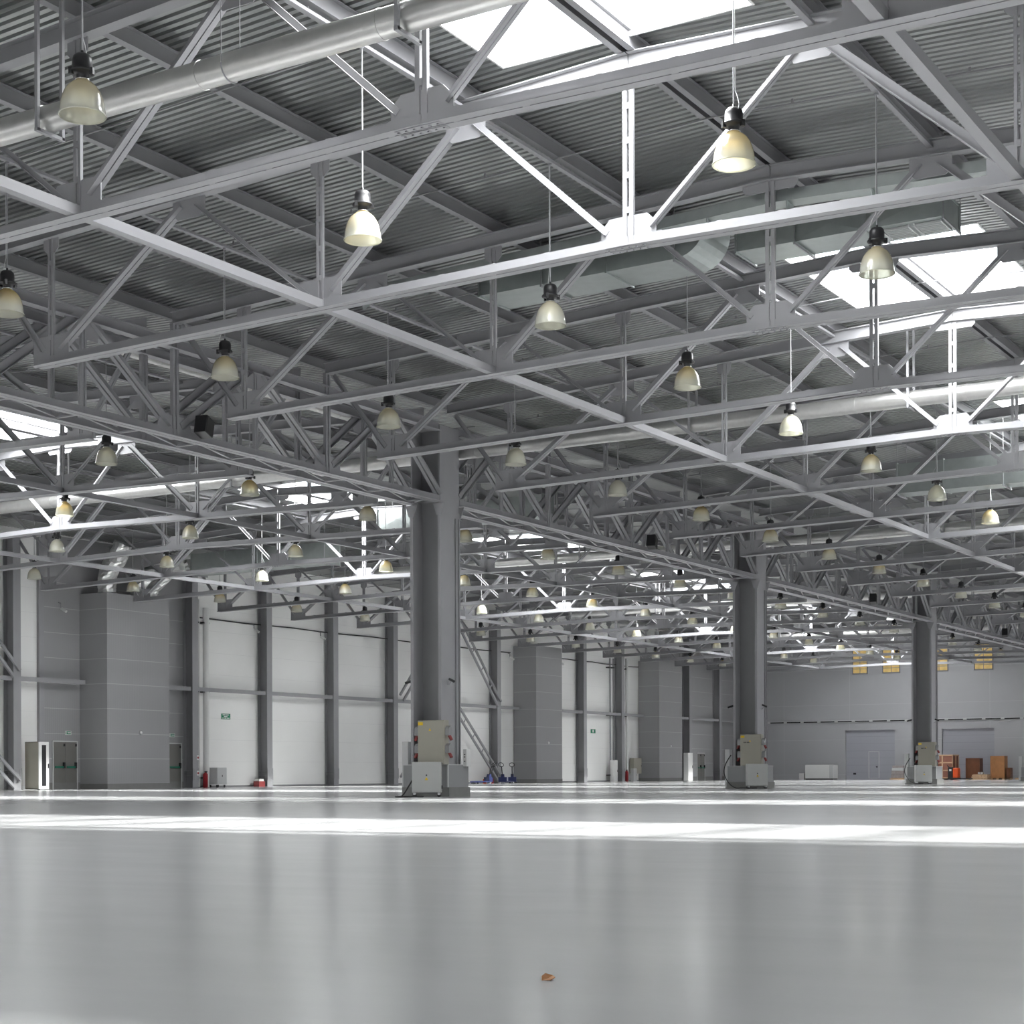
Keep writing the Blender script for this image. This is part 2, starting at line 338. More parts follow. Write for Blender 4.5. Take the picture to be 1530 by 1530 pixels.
# ------------------------------------------------------------------ transverse roof trusses
ZB0 = 9.25
ENDS, STR = 13.14, 6.3
def truss_parts():
    out = []
    def seg(name, s0, z0, s1, z1, polys, m='steel'):
        out.append((name, MB().prism((0, s0, z0 - ZB0), (0, s1, z1 - ZB0), polys), m))
    L2 = angles2(0.16, 0.19, 0.016, 0.022)
    b = MB()
    for q in (-1, 1): b.prism((0, 0, 0), (0, q * (ENDS + .42), zbm(ENDS + .42) - ZB0), L2)
    for s in [i * 1.05 + .5 for i in range(-13, 13)]:          # packing plates between the two angles
        b.box(-.011, .011, s - .05, s + .05, zbm(s) - ZB0 + .002, zbm(s) - ZB0 + .205)
    out.append(('bottom_chord', b, 'steel'))
    I = ibeam(0.22, 0.30, 0.016, 0.012)
    t = MB()
    for q in (-1, 1): t.prism((0, 0, zt(0) - .30 - ZB0), (0, q * 15.35, zt(15.35) - .30 - ZB0), I)
    out.append(('top_chord', t, 'steel'))
    for s in (-ENDS, -STR, 0, STR, ENDS):
        p = MB(); z0, z1 = zbm(s) + .05 - ZB0, zt(s) - .29 - ZB0; lw, gp = (.075, .022) if s == 0 else (.05, .022)
        for q in (-1, 1): p.box(-.03, .03, s + q * gp, s + q * (gp + lw), z0, z1)
        for i in range(4):
            zz = z0 + (z1 - z0) * (i + 1) / 5; p.box(-.036, .036, s - gp - .006, s + gp + .006, zz - .05, zz + .05)
        out.append(('post', p, 'steel'))
    H = angles2(.10, .15, .012, .022); h = angles2(.055, .075, .008, .018)
    for q in (-1, 1):
        e1, e2 = 3.15, 9.45
        seg('diagonal', q * (STR - .28), zbm(STR) + .30, q * (e1 + .12), zt(e1) - .45, H)
        seg('diagonal', q * .42, zbm(0) + .26, q * (e1 - .15), zt(e1) - .42, angles2(.07, .10, .010, .018))
        seg('diagonal', q * (STR + .28), zbm(STR) + .28, q * (e2 - .15), zt(e2) - .45, h)
        seg('diagonal', q * (ENDS - .28), zbm(ENDS) + .28, q * (e2 + .15), zt(e2) - .45, H)
        seg('diagonal', q * (ENDS + .25), zbm(ENDS) + .28, q * 15.1, zt(15.1) - .40, angles2(.075, .11, .010, .018))
    def gus(s, z, w, hgt, cut, up=1):
        g = MB(); pts = [(-w/2, 0), (w/2, 0), (w/2, hgt - cut), (w/2 - cut, hgt), (-w/2 + cut, hgt), (-w/2, hgt - cut)]
        g.plate([(0, s + a, z + up * b - ZB0) for a, b in pts], (.02, 0, 0)); out.append(('gusset_plate', g, 'steel'))
    gus(0, zbm(0) + .02, 1.0, .50, .16)
    for q in (-1, 1):
        gus(q * STR, zbm(STR) + .02, .95, .56, .04); gus(q * (ENDS + .02), zbm(ENDS) + .02, .98, .58, .04)
        gus(q * 3.15, zt(3.15) - .29, .8, .38, .12, -1); gus(q * 9.45, zt(9.45) - .29, .8, .38, .12, -1)
        gus(q * STR, zt(STR) - .29, .42, .30, .10, -1); gus(q * ENDS, zt(ENDS) - .29, .42, .30, .10, -1)
    gus(0, zt(0) - .29, 1.15, .20, .08, -1)
    sp = MB()                                                  # bolted splice under the ridge
    sp.box(-.13, -.03, -.36, .36, -.014, -.001).box(.03, .13, -.36, .36, -.014, -.001)
    for i in range(6):
        for x in (-.08, .08): sp.box(x - .015, x + .015, -.32 + i * .125, -.29 + i * .125, -.03, -.014)
    out.append(('splice_plate', sp, 'steel'))
    return out
TP = [(n, mb.mesh(n, M[m])) for n, mb, m in truss_parts()]
TP2 = [t for t in TP]
def truss(k, ry, label, simple=False):
    r = thing('roof_truss', label, 'roof truss', (TX(k), ry, ZB0), 0, 'roof trusses', 'thing')
    for n, me in TP2:
        o = bpy.data.objects.new(n, me); COL.objects.link(o); o.parent = r
    return r
LIT = (2, 5, 8, 11, 14, 17, 20)
for k in range(0, 22):
    if k == 21: continue
    truss(k, RIDGES[0], 'grey steel roof truss of the near bay, %s beyond the camera%s' % (ORD[k], ', sunlit at its ridge' if k in LIT else ''))
for k in range(3, 21):
    truss(k, RIDGES[1], 'grey roof truss of the white wall bay, %s in view%s' % (ORD[k - 3], ', sunlit at its ridge' if k in LIT else ''))
# longitudinal struts between the trusses
sb = MB().prism((.04, 0, .08), (5.96, 0, .08), square(.16, .16), (0, 1, 0)).box(.012, .04, -.09, .09, -.01, .18).box(5.96, 5.988, -.09, .09, -.01, .18)
SM = sb.mesh('bracing_strut', M['steel'])
def strut(k, y, z, label, grp):
    o = bpy.data.objects.new('bracing_strut', SM); COL.objects.link(o); o.location = (TX(k), y, z); tag(o, label, 'strut', grp, 'thing')
LINES = [(RIDGES[0] + STR, range(0, 20), 'between near ridge and columns'), (RIDGES[0] - STR, range(0, 3), 'on the outer side of near ridge'),
         (RIDGES[1] - STR, range(2, 20), 'between columns and far ridge'), (RIDGES[1] + STR, range(4, 20), 'between far ridge and white wall')]
for y, ks, txt in LINES:
    for i, k in enumerate(ks):
        strut(k, y, zbm(STR) + .022, 'pale grey square strut %s, %s one from the camera' % (txt, ORD[i]), 'longitudinal bracing struts')
# ------------------------------------------------------------------ box trusses over the column row
ZC0 = 8.78
def box_truss_parts():
    out = []
    CH = angles2(.16, .20, .018, .03); T = ibeam(.24, .26, .018, .014)
    a, b = .55, 23.45
    for q in (-.5, .5):
        out.append(('bottom_chord', MB().prism((a, q, 0), (b, q, 0), CH, (0, 1, 0)), 'steel'))
        out.append(('top_chord', MB().prism((a, q, 2.12), (b, q, 2.12), T, (0, 1, 0)), 'steel'))
        Dg = angles2(.11, .18, .014, .05)
        for i in range(4):
            x = 6.0 * i
            out.append(('diagonal', MB().prism((max(x + .25, .6), q, .22), (x + 2.8, q, 2.10), Dg, (0, 1, 0)), 'steel'))
            out.append(('diagonal', MB().prism((x + 3.2, q, 2.10), (min(x + 5.75, 23.4), q, .22), Dg, (0, 1, 0)), 'steel'))
            if i: out.append(('post', MB().box(x - .10, x - .03, q - .05, q + .05, .05, 3.0 - .28).box(x + .03, x + .10, q - .05, q + .05, .05, 3.0 - .28), 'steel'))
            out.append(('post', MB().box(x + 2.93, x + 2.98, q - .04, q + .04, .05, 2.15).box(x + 3.02, x + 3.07, q - .04, q + .04, .05, 2.15), 'steel'))
            g = MB().plate([(x + 2.45, q, 2.13), (x + 3.55, q, 2.13), (x + 3.45, q, 1.72), (x + 2.55, q, 1.72)], (0, .024, 0))
            out.append(('gusset_plate', g, 'steel'))
            if i: out.append(('gusset_plate', MB().plate([(x - .62, q, .03), (x + .62, q, .03), (x + .5, q, .52), (x - .5, q, .52)], (0, .024, 0)), 'steel'))
    lac = MB()
    for i in range(12):
        x = 1.0 + i * 2.0
        lac.box(x - .04, x + .04, -.33, .33, .02, .06)
        lac.prism((x, -.33, .05), (min(x + 1.95, 23.4), .33, .05), square(.06, .02), (1, 0, 0))
    out.append(('lacing', lac, 'steel'))
    return out
BP = [(n, mb.mesh(n, M[m])) for n, mb, m in box_truss_parts()]
for i in range(5):
    r = thing('box_truss', 'heavy twin-chord grey truss over the column row, %s span from the camera' % ORD[i], 'box truss', (18.65 + 24 * i, YC, ZC0), 0, 'box trusses over the columns', 'thing')
    for n, me in BP:
        o = bpy.data.objects.new(n, me); COL.objects.link(o); o.parent = r
# ------------------------------------------------------------------ main columns
def column(x, label):
    r = thing('steel_column', label, 'column', (x, YC, 0), 0, 'main columns', 'thing')
    w, h = .52, .50
    MB().box(-.02, .02, -h + .03, h - .03, .28, 11.1).build('web', M['steel_dark'], r)
    for q in (-1, 1):
        MB().box(-w, w, q * h - .025, q * h + .025, .28, 11.1).build('flange', M['steel'], r)
        MB().box(-w - .015, w + .015, q * h - .05, q * h + .05, .28, 8.55).build('lower_flange_plate', M['steel'], r)
        br = MB()
        for e in (-1, 1): br.plate([(e * (w + .02), q * h + a, 8.74) for a in (-.2, .2)] + [(e * (w + .02), q * h + .08, 8.4), (e * (w + .02), q * h - .08, 8.4)], (.04, 0, 0))
        br.build('truss_bracket', M['steel'], r)
    for z in (8.9, 11.05): MB().box(-.48, .48, -.47, .47, z - .012, z + .012).build('stiffener', M['steel'], r)
    MB().box(-.58, .58, -.85, .85, 0, .28).build('plinth', M['concrete'], r)
    return r
CX = [18.65 + 24 * i for i in range(5)]
CN = ['', 'tall grey steel column nearest the camera, rising mid-hall', 'grey steel column with the second power cabinet, mid-hall', 'grey steel column standing before the grey far wall gates', 'grey steel column at the edge of view beyond the wooden crates']
for i in range(1, 5): column(CX[i], CN[i])
# ------------------------------------------------------------------ long wall: cladding, shafts, columns, rails
struct('wall_left', MB().box(56.6, 66.38, YW - .05, YW, 0, 12.0), M['panel_grey'])
struct('wall_left', MB().box(122.2, XW, YW - .05, YW, 0, 12.0), M['panel_grey'])
struct('baseboard_left', MB().box(66.4, 122.2, YW - .012, YW, 0, .09), M['steel_dark'])
struct('baseboard_left', MB().box(56.6, 66.38, YW - .065, YW - .05, 0, .32), M['concrete'])
struct('baseboard_left', MB().box(122.2, XW, YW - .065, YW - .05, 0, .32), M['concrete'])
for x0, x1 in ((58.97, 63.25), (99.4, 102.95), (118.3, 122.4)):
    struct('wall_shaft', MB().box(x0, x1, 58.0, YW - .05, 0.0, 9.36), M['panel_grey'])
    struct('baseboard_shaft', MB().box(x0 - .012, x1 + .012, 57.988, YW - .05, 0, .27), M['concrete'])
def wall_column(x, label):
    r = thing('wall_column', label, 'column', (x - .2, 59.46, 0), 0, 'columns along the white wall', 'thing')
    MB().box(-.012, .012, -.29, .30, .0, 11.6).build('web', M['steel_dark'], r)
    MB().box(-.22, .22, -.32, -.29, .0, 11.6).build('front_flange', M['steel'], r)
    MB().box(-.22, .22, .30, .33, .0, 11.6).build('back_flange', M['steel_dark'], r)
    sp = MB().box(-.23, .23, -.345, -.32, .38, 1.0)
    for i in range(8):
        for e in (-.12, .12): sp.box(e - .02, e + .02, -.365, -.345, .42 + i * .07, .45 + i * .07)
    sp.build('splice_plate', M['steel'], r)
    st = MB()
    for z in (.62, .70, .80, .88): st.box(-.21, -.012, -.29, .30, z, z + .02)
    st.build('stiffener', M['steel'], r)
    MB().box(-.28, .28, -.36, .33, 0, .03).build('base_plate', M['steel_dark'], r)
WC = [54.65, 66.65, 72.65, 78.65, 84.65, 90.65, 96.65, 108.65, 114.65, 126.65, 132.65]
WN = ['beside the open white rack', 'beside the tall white downpipe', 'standing over the small red box', 'between two plain white panels', 'at the lower feet of the wall braces', 'in the middle of the crossed braces', 'behind the blue hand pallet trucks',
      'second beyond the middle grey shaft', 'beside the twin pipes and wall cabinets', 'beside the tall white strip cabinet', 'between grey panels near the far corner']
for x, n in zip(WC, WN): wall_column(x, 'grey wall column ' + n)
def girt(xa, xb, label):
    o = MB().prism((0, 0, 0), (xb - xa, 0, 0), square(.18, .20), (0, 1, 0)).build('wall_girt', M['steel'], None, (xa - .2, 59.3, 5.1)); tag(o, label, 'girt', 'rails along the white wall', 'thing')
    e = MB().box(-.0, .02, -.1, .1, -.12, .12).box(xb - xa - .02, xb - xa, -.1, .1, -.12, .12); e.build('end_plate', M['steel'], o)
for a, b, n in ((48.9, 54.4, 'grey wall rail at the left brace column'), (54.9, 58.95, 'grey wall rail ending against the first grey shaft'), (63.28, 66.4, 'short grey wall rail right after the first grey shaft'), (66.9, 72.4, 'grey wall rail above the exit notice'),
                (72.9, 78.4, 'grey wall rail, second bay past the downpipe'), (78.9, 84.4, 'grey wall rail, third bay past the downpipe'), (84.9, 90.4, 'grey wall rail behind the nearest column, its first half'), (90.9, 96.4, 'grey wall rail right of the nearest column'),
                (96.9, 99.38, 'short grey wall rail meeting the middle grey shaft'), (102.98, 108.4, 'grey wall rail beyond the middle grey shaft'), (108.9, 114.4, 'grey wall rail over the second green notice'), (114.9, 118.28, 'short grey wall rail meeting the last grey shaft'),
                (122.45, 126.4, 'grey wall rail right after the last grey shaft'), (126.9, 132.4, 'grey wall rail over the far double door'), (132.9, 139.3, 'grey wall rail ending in the far corner')):
    girt(a, b, n)
for i, (a, b, n) in enumerate(((66.98, 98.9, 'thin dark pipe high along the white wall up to the middle shaft'), (103.05, 118.2, 'thin dark pipe high on the white wall between the shafts'))):
    o = MB().tube([(0, 0, 0)] + [((b - a) * t / 8, 0, -.05 * (t % 2)) for t in range(1, 9)], .035, 6).build('wall_pipe', M['black'], None, (a, 59.75, 8.9)); tag(o, n, 'pipe', None, 'thing')
def brace(p, q, label):
    d = (Vector(q) - Vector(p)); r = thing('wall_brace', label, 'brace', p, 0, 'wall braces', 'thing')
    nrm = Vector((-d.z, 0, d.x)).normalized()
    for e in (-.24, .24):
        MB().prism(nrm * e, d + nrm * e, square(.12, .12), (0, 1, 0)).build('brace_bar', M['steel'], r)
    t = MB()
    for i in range(1, 5): c = d * (i / 5); t.prism(c - nrm * .24, c + nrm * .24, square(.05, .05), (0, 1, 0))
    t.build('tie', M['steel'], r)
YB = 59.05
for p, q, n in (((84.95, YB, 5.3), (90.35, YB, 10.9), 'upper twin-bar wall brace rising behind the nearest column'), ((96.35, YB, 5.3), (90.95, YB, 10.9), 'upper twin-bar wall brace descending right of the nearest column'),
                ((84.95, YB, .3), (90.35, YB, 5.0), 'lower twin-bar wall brace left of the nearest column'), ((96.35, YB, .3), (90.95, YB, 5.0), 'lower twin-bar wall brace over the blue pallet trucks'),
                ((54.35, YB, 5.3), (48.95, YB, 10.9), 'upper twin-bar wall brace at the left edge'), ((54.35, YB, .3), (48.95, YB, 5.0), 'lower twin-bar wall brace at the left edge')):
    brace(p, q, n)
struct('trim_1', MB().box(56.3, 56.6, YW - .16, YW, 0, 11.8), M['steel'])
# ------------------------------------------------------------------ lamps
def lamp_parts():
    prof = [(.296, 0), (.300, .012), (.292, .03), (.286, .08), (.276, .15), (.260, .22), (.235, .29), (.195, .355), (.145, .405), (.095, .437), (.07, .45)]
    inn = [(r - .008, z - (.006 if z > .3 else 0)) for r, z in prof[::-1]]
    sh = MB().lathe(prof + inn, 32); sh.lathe([(.295, -.006), (.305, 0), (.305, .014), (.295, .016), (.286, .008), (.295, -.006)], 32)
    hs = MB().lathe([(.0, .45), (.07, .45), (.075, .50), (.085, .535), (.155, .54), (.165, .555), (.155, .575), (.128, .59), (.128, .70), (.118, .745), (.09, .775), (.04, .79), (0, .79)], 24)
    for a in range(3):
        t = a * 2.094 + .4; hs.box(.15 * math.cos(t) - .025, .15 * math.cos(t) + .025, .15 * math.sin(t) - .025, .15 * math.sin(t) + .025, .50, .585)
    hs.lathe([(.02, .79), (.02, .83), (0, .83)], 8)
    rim = MB().lathe([(.07, .445), (.095, .448), (.095, .462), (.07, .466)], 20)
    return sh.mesh('shade', M['shade']), hs.mesh('ballast_housing', M['black']), rim.mesh('collar', M['chrome'])
LSH, LHS, LRM = lamp_parts()
RODS = {}
def rod_mesh(h):
    k = round(h, 2)
    if k not in RODS:
        a = MB().tube([(0, 0, .82), (0, 0, k)], .011, 6).box(-.03, .03, -.03, .03, k - .03, k); 
        c = MB().tube([(.11, 0, .70), (.13, .01, .80), (.08, .01, .93), (.02, .012, 1.02), (.017, .012, k)], .006, 5)
        RODS[k] = (a.mesh('suspension_rod', M['steel']), c.mesh('power_cord', M['offwhite']))
    return RODS[k]
ROWS = [(9.45, 'outer side of the near ridge', range(1, 3), 1), (15.78, 'column side of the near ridge', range(0, 9), 0), (23.75, 'near side of the column row', range(1, 19), 0),
        (33.1, 'far side of the column row', range(3, 19), 0), (40.85, 'camera side of the far ridge', range(4, 19), 0), (47.45, 'wall side of the far ridge', range(5, 19), 0), (55.05, 'row nearest the white wall', range(5, 19), 0)]
nl = 0
for ri, (y, txt, ks, _) in enumerate(ROWS):
    ry = RIDGES[0] if y < YC else RIDGES[1]; s = y - ry; top = zt(s) - .10 if ri > 1 else zt(s) - .14
    for i, k in enumerate(ks):
        x = TX(k) + 3.0; zj = 9.1 + random.uniform(-.02, .02)
        lit = (k % 3 == 1) and abs(s) < 4
        tone = 'sunlit white shade' if lit else 'bell shade'
        r = thing('pendant_lamp', 'pendant lamp with %s, %s, %s in its row' % (tone, txt, ORD[i]), 'lamp', (x, y + random.uniform(-.02, .02), zj), random.uniform(0, 6.28), 'pendant lamps of the hall', 'thing')
        rm, cm = rod_mesh(top - 9.1)
        for n, me in (('shade', LSH), ('ballast_housing', LHS), ('suspension_rod', rm)) + ((('power_cord', cm), ('collar', LRM)) if k < 8 else ()):
            o = bpy.data.objects.new(n, me); COL.objects.link(o); o.parent = r
# trays the lamps hang from, and electric conduits across each bay
for ri, (y, txt, ks, _) in enumerate(ROWS):
    ry = RIDGES[0] if y < YC else RIDGES[1]; z = zt(y - ry) - (.10 if ri > 1 else .14)
    L_ = 132.0 if y > 10 else 34.0
    t = MB().box(0, L_, -.05, .05, 0, .006).box(0, L_, -.053, -.047, 0, .055).box(0, L_, .047, .053, 0, .055)
    for i in range(int(L_ / 1.5)): t.box(i * 1.5 + .7, i * 1.5 + .74, -.07, .07, .055, .065)
    o = t.build('cable_tray', M['steel'], None, (0, y, z)); tag(o, 'slim grey cable tray carrying the lamps on the %s' % txt, 'cable tray', None, 'thing')
for bi, ry in enumerate(RIDGES):
    for k in range(0 if bi == 0 else 3, 18):
        pts = [(0, s, zt(s) - .03) for s in (-15.2 if bi else -9, -4, 0, 4, 9, 15.2)]
        c = MB().tube(pts, .016, 6)
        for s in (-7.9, -4.7, -1.6, 1.6, 4.7, 7.9, 11, 14): c.box(-.012, .012, s - .02, s + .02, zt(s) - .03, zt(s) + .05)
        o = c.build('conduit_pipe', M['steel_dark'], None, (TX(k) + 3.0 + .12, ry, 0)); tag(o, 'thin grey conduit under the deck of the %s, %s gap between trusses' % (('near bay', 'white wall bay')[bi], ORD[k if bi == 0 else k - 3]), 'conduit', 'conduits under the roof deck', 'thing')
# ------------------------------------------------------------------ air ducts
def spiral(x, z, y0, y1, r, label, hang, ztop=None):
    o = thing('spiral_duct', label, 'air duct', (x, y0, z), 0, None, 'thing')
    d = MB().tube([(0, (y1 - y0) * i / 12, 0) for i in range(13)], r, 28)
    d.build('pipe', M['spiral'], o)
    n = int((y1 - y0) / 3)
    bm_ = MB().tube([(0, -.02, 0), (0, .02, 0)], r + .008, 28).mesh('joint_band', M['spiral'])
    for i in range(1, n):
        jb = bpy.data.objects.new('joint_band', bm_); COL.objects.link(jb); jb.parent = o; jb.location = (0, i * 3.0, 0)
    if x < 20:
        wm = MB()
        for e in (-1, 1): wm.tube([(e * r, 15.0 - y0, .02), (e * r * 1.05, 15.0 - y0, zt(15.0 - RIDGES[0]) + .28 - z)], .006, 5)
        wm.tube([(r * math.cos(t) * 1.04, 15.0 - y0, r * math.sin(t) * 1.04) for t in [math.pi * (1 + k / 10) for k in range(11)]], .01, 5); wm.build('wire_sling', M['steel'], o)
    for h in hang:
        a = MB(); ry = RIDGES[0] if h < YC else RIDGES[1]; t = zt(h - ry) - z
        for e in (-1, 1): a.box(e * (r + .05) - .025, e * (r + .05) + .025, h - y0 - .03, h - y0 + .03, -r - .06, t)
        a.box(-r - .08, r + .08, h - y0 - .03, h - y0 + .03, -r - .07, -r - .02); a.build('hanger', M['steel'], o)
spiral(17.6, 10.22, 6.5, 25.0, .19, 'round spiral duct crossing high before the second truss, nearest the camera', (12.1, 18.4))
for i, x in enumerate((43.62, 67.6, 91.6, 115.6)):
    spiral(x, 10.5, 9.5, 51.0, .21, ('bright round spiral duct passing just behind the nearest column', 'round spiral duct crossing behind the second column', 'round spiral duct crossing behind the third column', 'round spiral duct crossing behind the column at the edge')[i], (14, 20.3, 37, 45))
o = thing('round_duct', 'short round duct running along the far side of the box truss', 'air duct', (30.9, 30.0, 11.3), 0, None, 'thing')
MB().tube([(10.6 * i / 6, 0, 0) for i in range(7)], .17, 24).build('pipe', M['spiral'], o)
for i in range(1, 7): MB().tube([(i * 1.5, 0, 0), (i * 1.5 + .04, 0, 0)], .18, 24).build('joint_band', M['spiral'], o)
def rect_duct(name_label, x0, x1, segs, hang=True, grille=None, parts=None):
    """segs: list of (y, z_bottom, z_top) stations along y"""
    y0 = segs[0][0]; o = thing('rectangular_duct', name_label, 'air duct', (x0, y0, segs[0][1]), 0, None, 'thing'); zb = segs[0][1]
    b = MB()
    for (ya, za, ta), (yb, zb_, tb) in zip(segs[:-1], segs[1:]):
        v = [(0, ya - y0, za - zb), (x1 - x0, ya - y0, za - zb), (x1 - x0, ya - y0, ta - zb), (0, ya - y0, ta - zb), (0, yb - y0, zb_ - zb), (x1 - x0, yb - y0, zb_ - zb), (x1 - x0, yb - y0, tb - zb), (0, yb - y0, tb - zb)]
        xm = (0, (ya + yb) / 2 - y0, (za + ta + zb_ + tb) / 4 - zb); xn = (-.02, xm[1], xm[2])
        # cross-broken side sheet towards the camera, plain other sides
        b.add(v + [xn], [(0, 3, 8), (3, 7, 8), (7, 4, 8), (4, 0, 8), (1, 2, 6, 5), (0, 1, 5, 4), (3, 2, 6, 7)])
    b.add([(0, 0, 0), (x1 - x0, 0, 0), (x1 - x0, 0, segs[0][2] - zb), (0, 0, segs[0][2] - zb)], [(0, 1, 2, 3)])
    ye, zl, tl = segs[-1]; b.add([(0, ye - y0, zl - zb), (x1 - x0, ye - y0, zl - zb), (x1 - x0, ye - y0, tl - zb), (0, ye - y0, tl - zb)], [(0, 1, 2, 3)])
    b.build('casing', M['galv'], o)
    for (ya, za, ta) in segs[::2]:
        hm = MB(); ry_ = RIDGES[0] if ya < YC else RIDGES[1]
        for xx in (-.06, x1 - x0 + .06): hm.box(xx - .008, xx + .008, ya - y0 - .03, ya - y0 - .014, za - zb - .05, zdeck(ya - ry_) - zb)
        hm.box(-.08, x1 - x0 + .08, ya - y0 - .04, ya - y0 - .005, za - zb - .08, za - zb - .04); hm.build('hanger', M['steel'], o)
    for (ya, za, ta) in segs:
        f = MB(); w_ = x1 - x0; a_, b_ = ya - y0 - .02, ya - y0 + .02; l_, h_ = za - zb, ta - zb
        f.box(-.035, w_ + .035, a_, b_, l_ - .035, l_ + .0).box(-.035, w_ + .035, a_, b_, h_, h_ + .035).box(-.035, 0, a_, b_, l_, h_).box(w_, w_ + .035, a_, b_, l_, h_)
        f.build('flange_ring', M['galv'], o)
    return o
d3 = rect_duct('large galvanised duct hanging under the ridge beyond the third truss', 32.0, 33.25, [(15.3, 11.4, 12.1), (16.9, 11.38, 12.1), (18.5, 11.36, 12.05), (20.1, 11.34, 12.0)])
el = MB()                                                        # elbow turning upwards at the end of the large duct
for i in range(8):
    def arc_(k): t = math.pi / 2 * k / 8; return (-.72 * math.sin(t), .72 - .72 * math.cos(t))
    A, B = arc_(i), arc_(i + 1)
    el.add([(0, A[0], A[1]), (1.25, A[0], A[1]), (1.25, B[0], B[1]), (0, B[0], B[1])], [(0, 1, 2, 3)])
    for xx in (0, 1.25): el.add([(xx, A[0], A[1]), (xx, B[0], B[1]), (xx, 0, .72)], [(0, 1, 2)])
el.build('elbow', M['galv'], d3)
d4 = rect_duct('galvanised duct with end grilles above the lamp near the second skylight', 32.9, 33.95, [(9.9, 11.62, 12.1), (11.5, 11.62, 12.1), (13.0, 11.62, 12.12), (14.3, 11.62, 12.12)])
g = MB()
for y0_ in (0.12, .78):
    for i in range(7): g.box(.2 + i * .1, .23 + i * .1, y0_, y0_ + .5, -.05, -.005)
    g.box(.15, .9, y0_ - .04, y0_ - .01, -.05, -.0).box(.15, .9, y0_ + .51, y0_ + .54, -.05, 0)
g.build('grille', M['offwhite'], d4)
lg = thing('duct_ledge', 'long flat galvanised strip with triangular brackets below the fourth truss', 'air duct', (31.02, RIDGES[0], 0), 0, None, 'thing')
m_ = MB()
for q in (-1, 1): m_.prism((0, 0, zt(0) - .60), (0, q * (10.6 if q > 0 else 6), zt(10.6 if q > 0 else 6) - .60), [[(-.05, 0), (.36, 0), (.36, .22), (-.05, .22)]])
m_.build('sheet', M['galv'], lg)
for i in range(10):
    s = 10 - i * 1.7; z = zt(s) - .60
    MB().plate([(-.04, s, z - .005), (.32, s, z - .005), (.30, s, z - .05), (.06, s, z - .24), (.0, s, z - .24)], (0, .025, 0)).build('bracket', M['galv'], lg)
rect_duct('galvanised duct crossing the near bay before the seventh truss, at the picture edge', 56.4, 57.3, [(11.0, 10.2, 11.2), (13.0, 10.2, 11.2), (15.0, 10.2, 11.2), (17.0, 10.2, 11.2), (18.6, 10.2, 11.2)])
rect_duct('galvanised duct of the white wall bay seen just beside the nearest column', 58.1, 59.1, [(33.6, 10.9, 11.75), (35.6, 10.9, 11.75), (37.6, 10.9, 11.75), (39.6, 10.9, 11.75), (41.6, 10.9, 11.75)])
rect_duct('galvanised duct leading from the foil ducts over the first grey shaft', 62.2, 63.3, [(47.5, 10.4, 11.35), (49.5, 10.4, 11.35), (51.5, 10.4, 11.35), (53.5, 10.4, 11.35), (55.6, 10.4, 11.35)])
fo = thing('foil_duct', 'crumpled silver foil ducts rising from the first grey shaft', 'air duct', (60.0, 58.6, 9.40), 0, None, 'thing')
def foil(pts, r): 
    mb = MB(); P_ = []
    for i in range(len(pts) - 1):
        for t in range(5): P_.append(Vector(pts[i]).lerp(Vector(pts[i + 1]), t / 5))
    P_.append(Vector(pts[-1])); mb.tube(P_, r, 18)
    mb.v = [(x + random.uniform(-.035, .035), y + random.uniform(-.035, .035), z + (random.uniform(-.035, .035) if z > .05 else 0)) for x, y, z in mb.v]
    mb.sm = [False] * len(mb.f)
    return mb
foil([(-.5, -.1, .02), (-.52, -.1, .7), (-.5, -.35, 1.25), (-.48, -.8, 1.6), (-.45, -1.1, 2.3)], .44).build('hose', M['foil'], fo)
foil([(1.6, -.1, .02), (1.6, -.15, .6), (1.75, -.6, 1.1), (2.2, -2.4, 1.5)], .36).build('hose', M['foil'], fo)
foil([(2.45, -.1, .02), (2.5, -.25, .5), (2.65, -1.2, 1.2), (2.75, -2.5, 1.55)], .30).build('hose', M['foil'], fo)
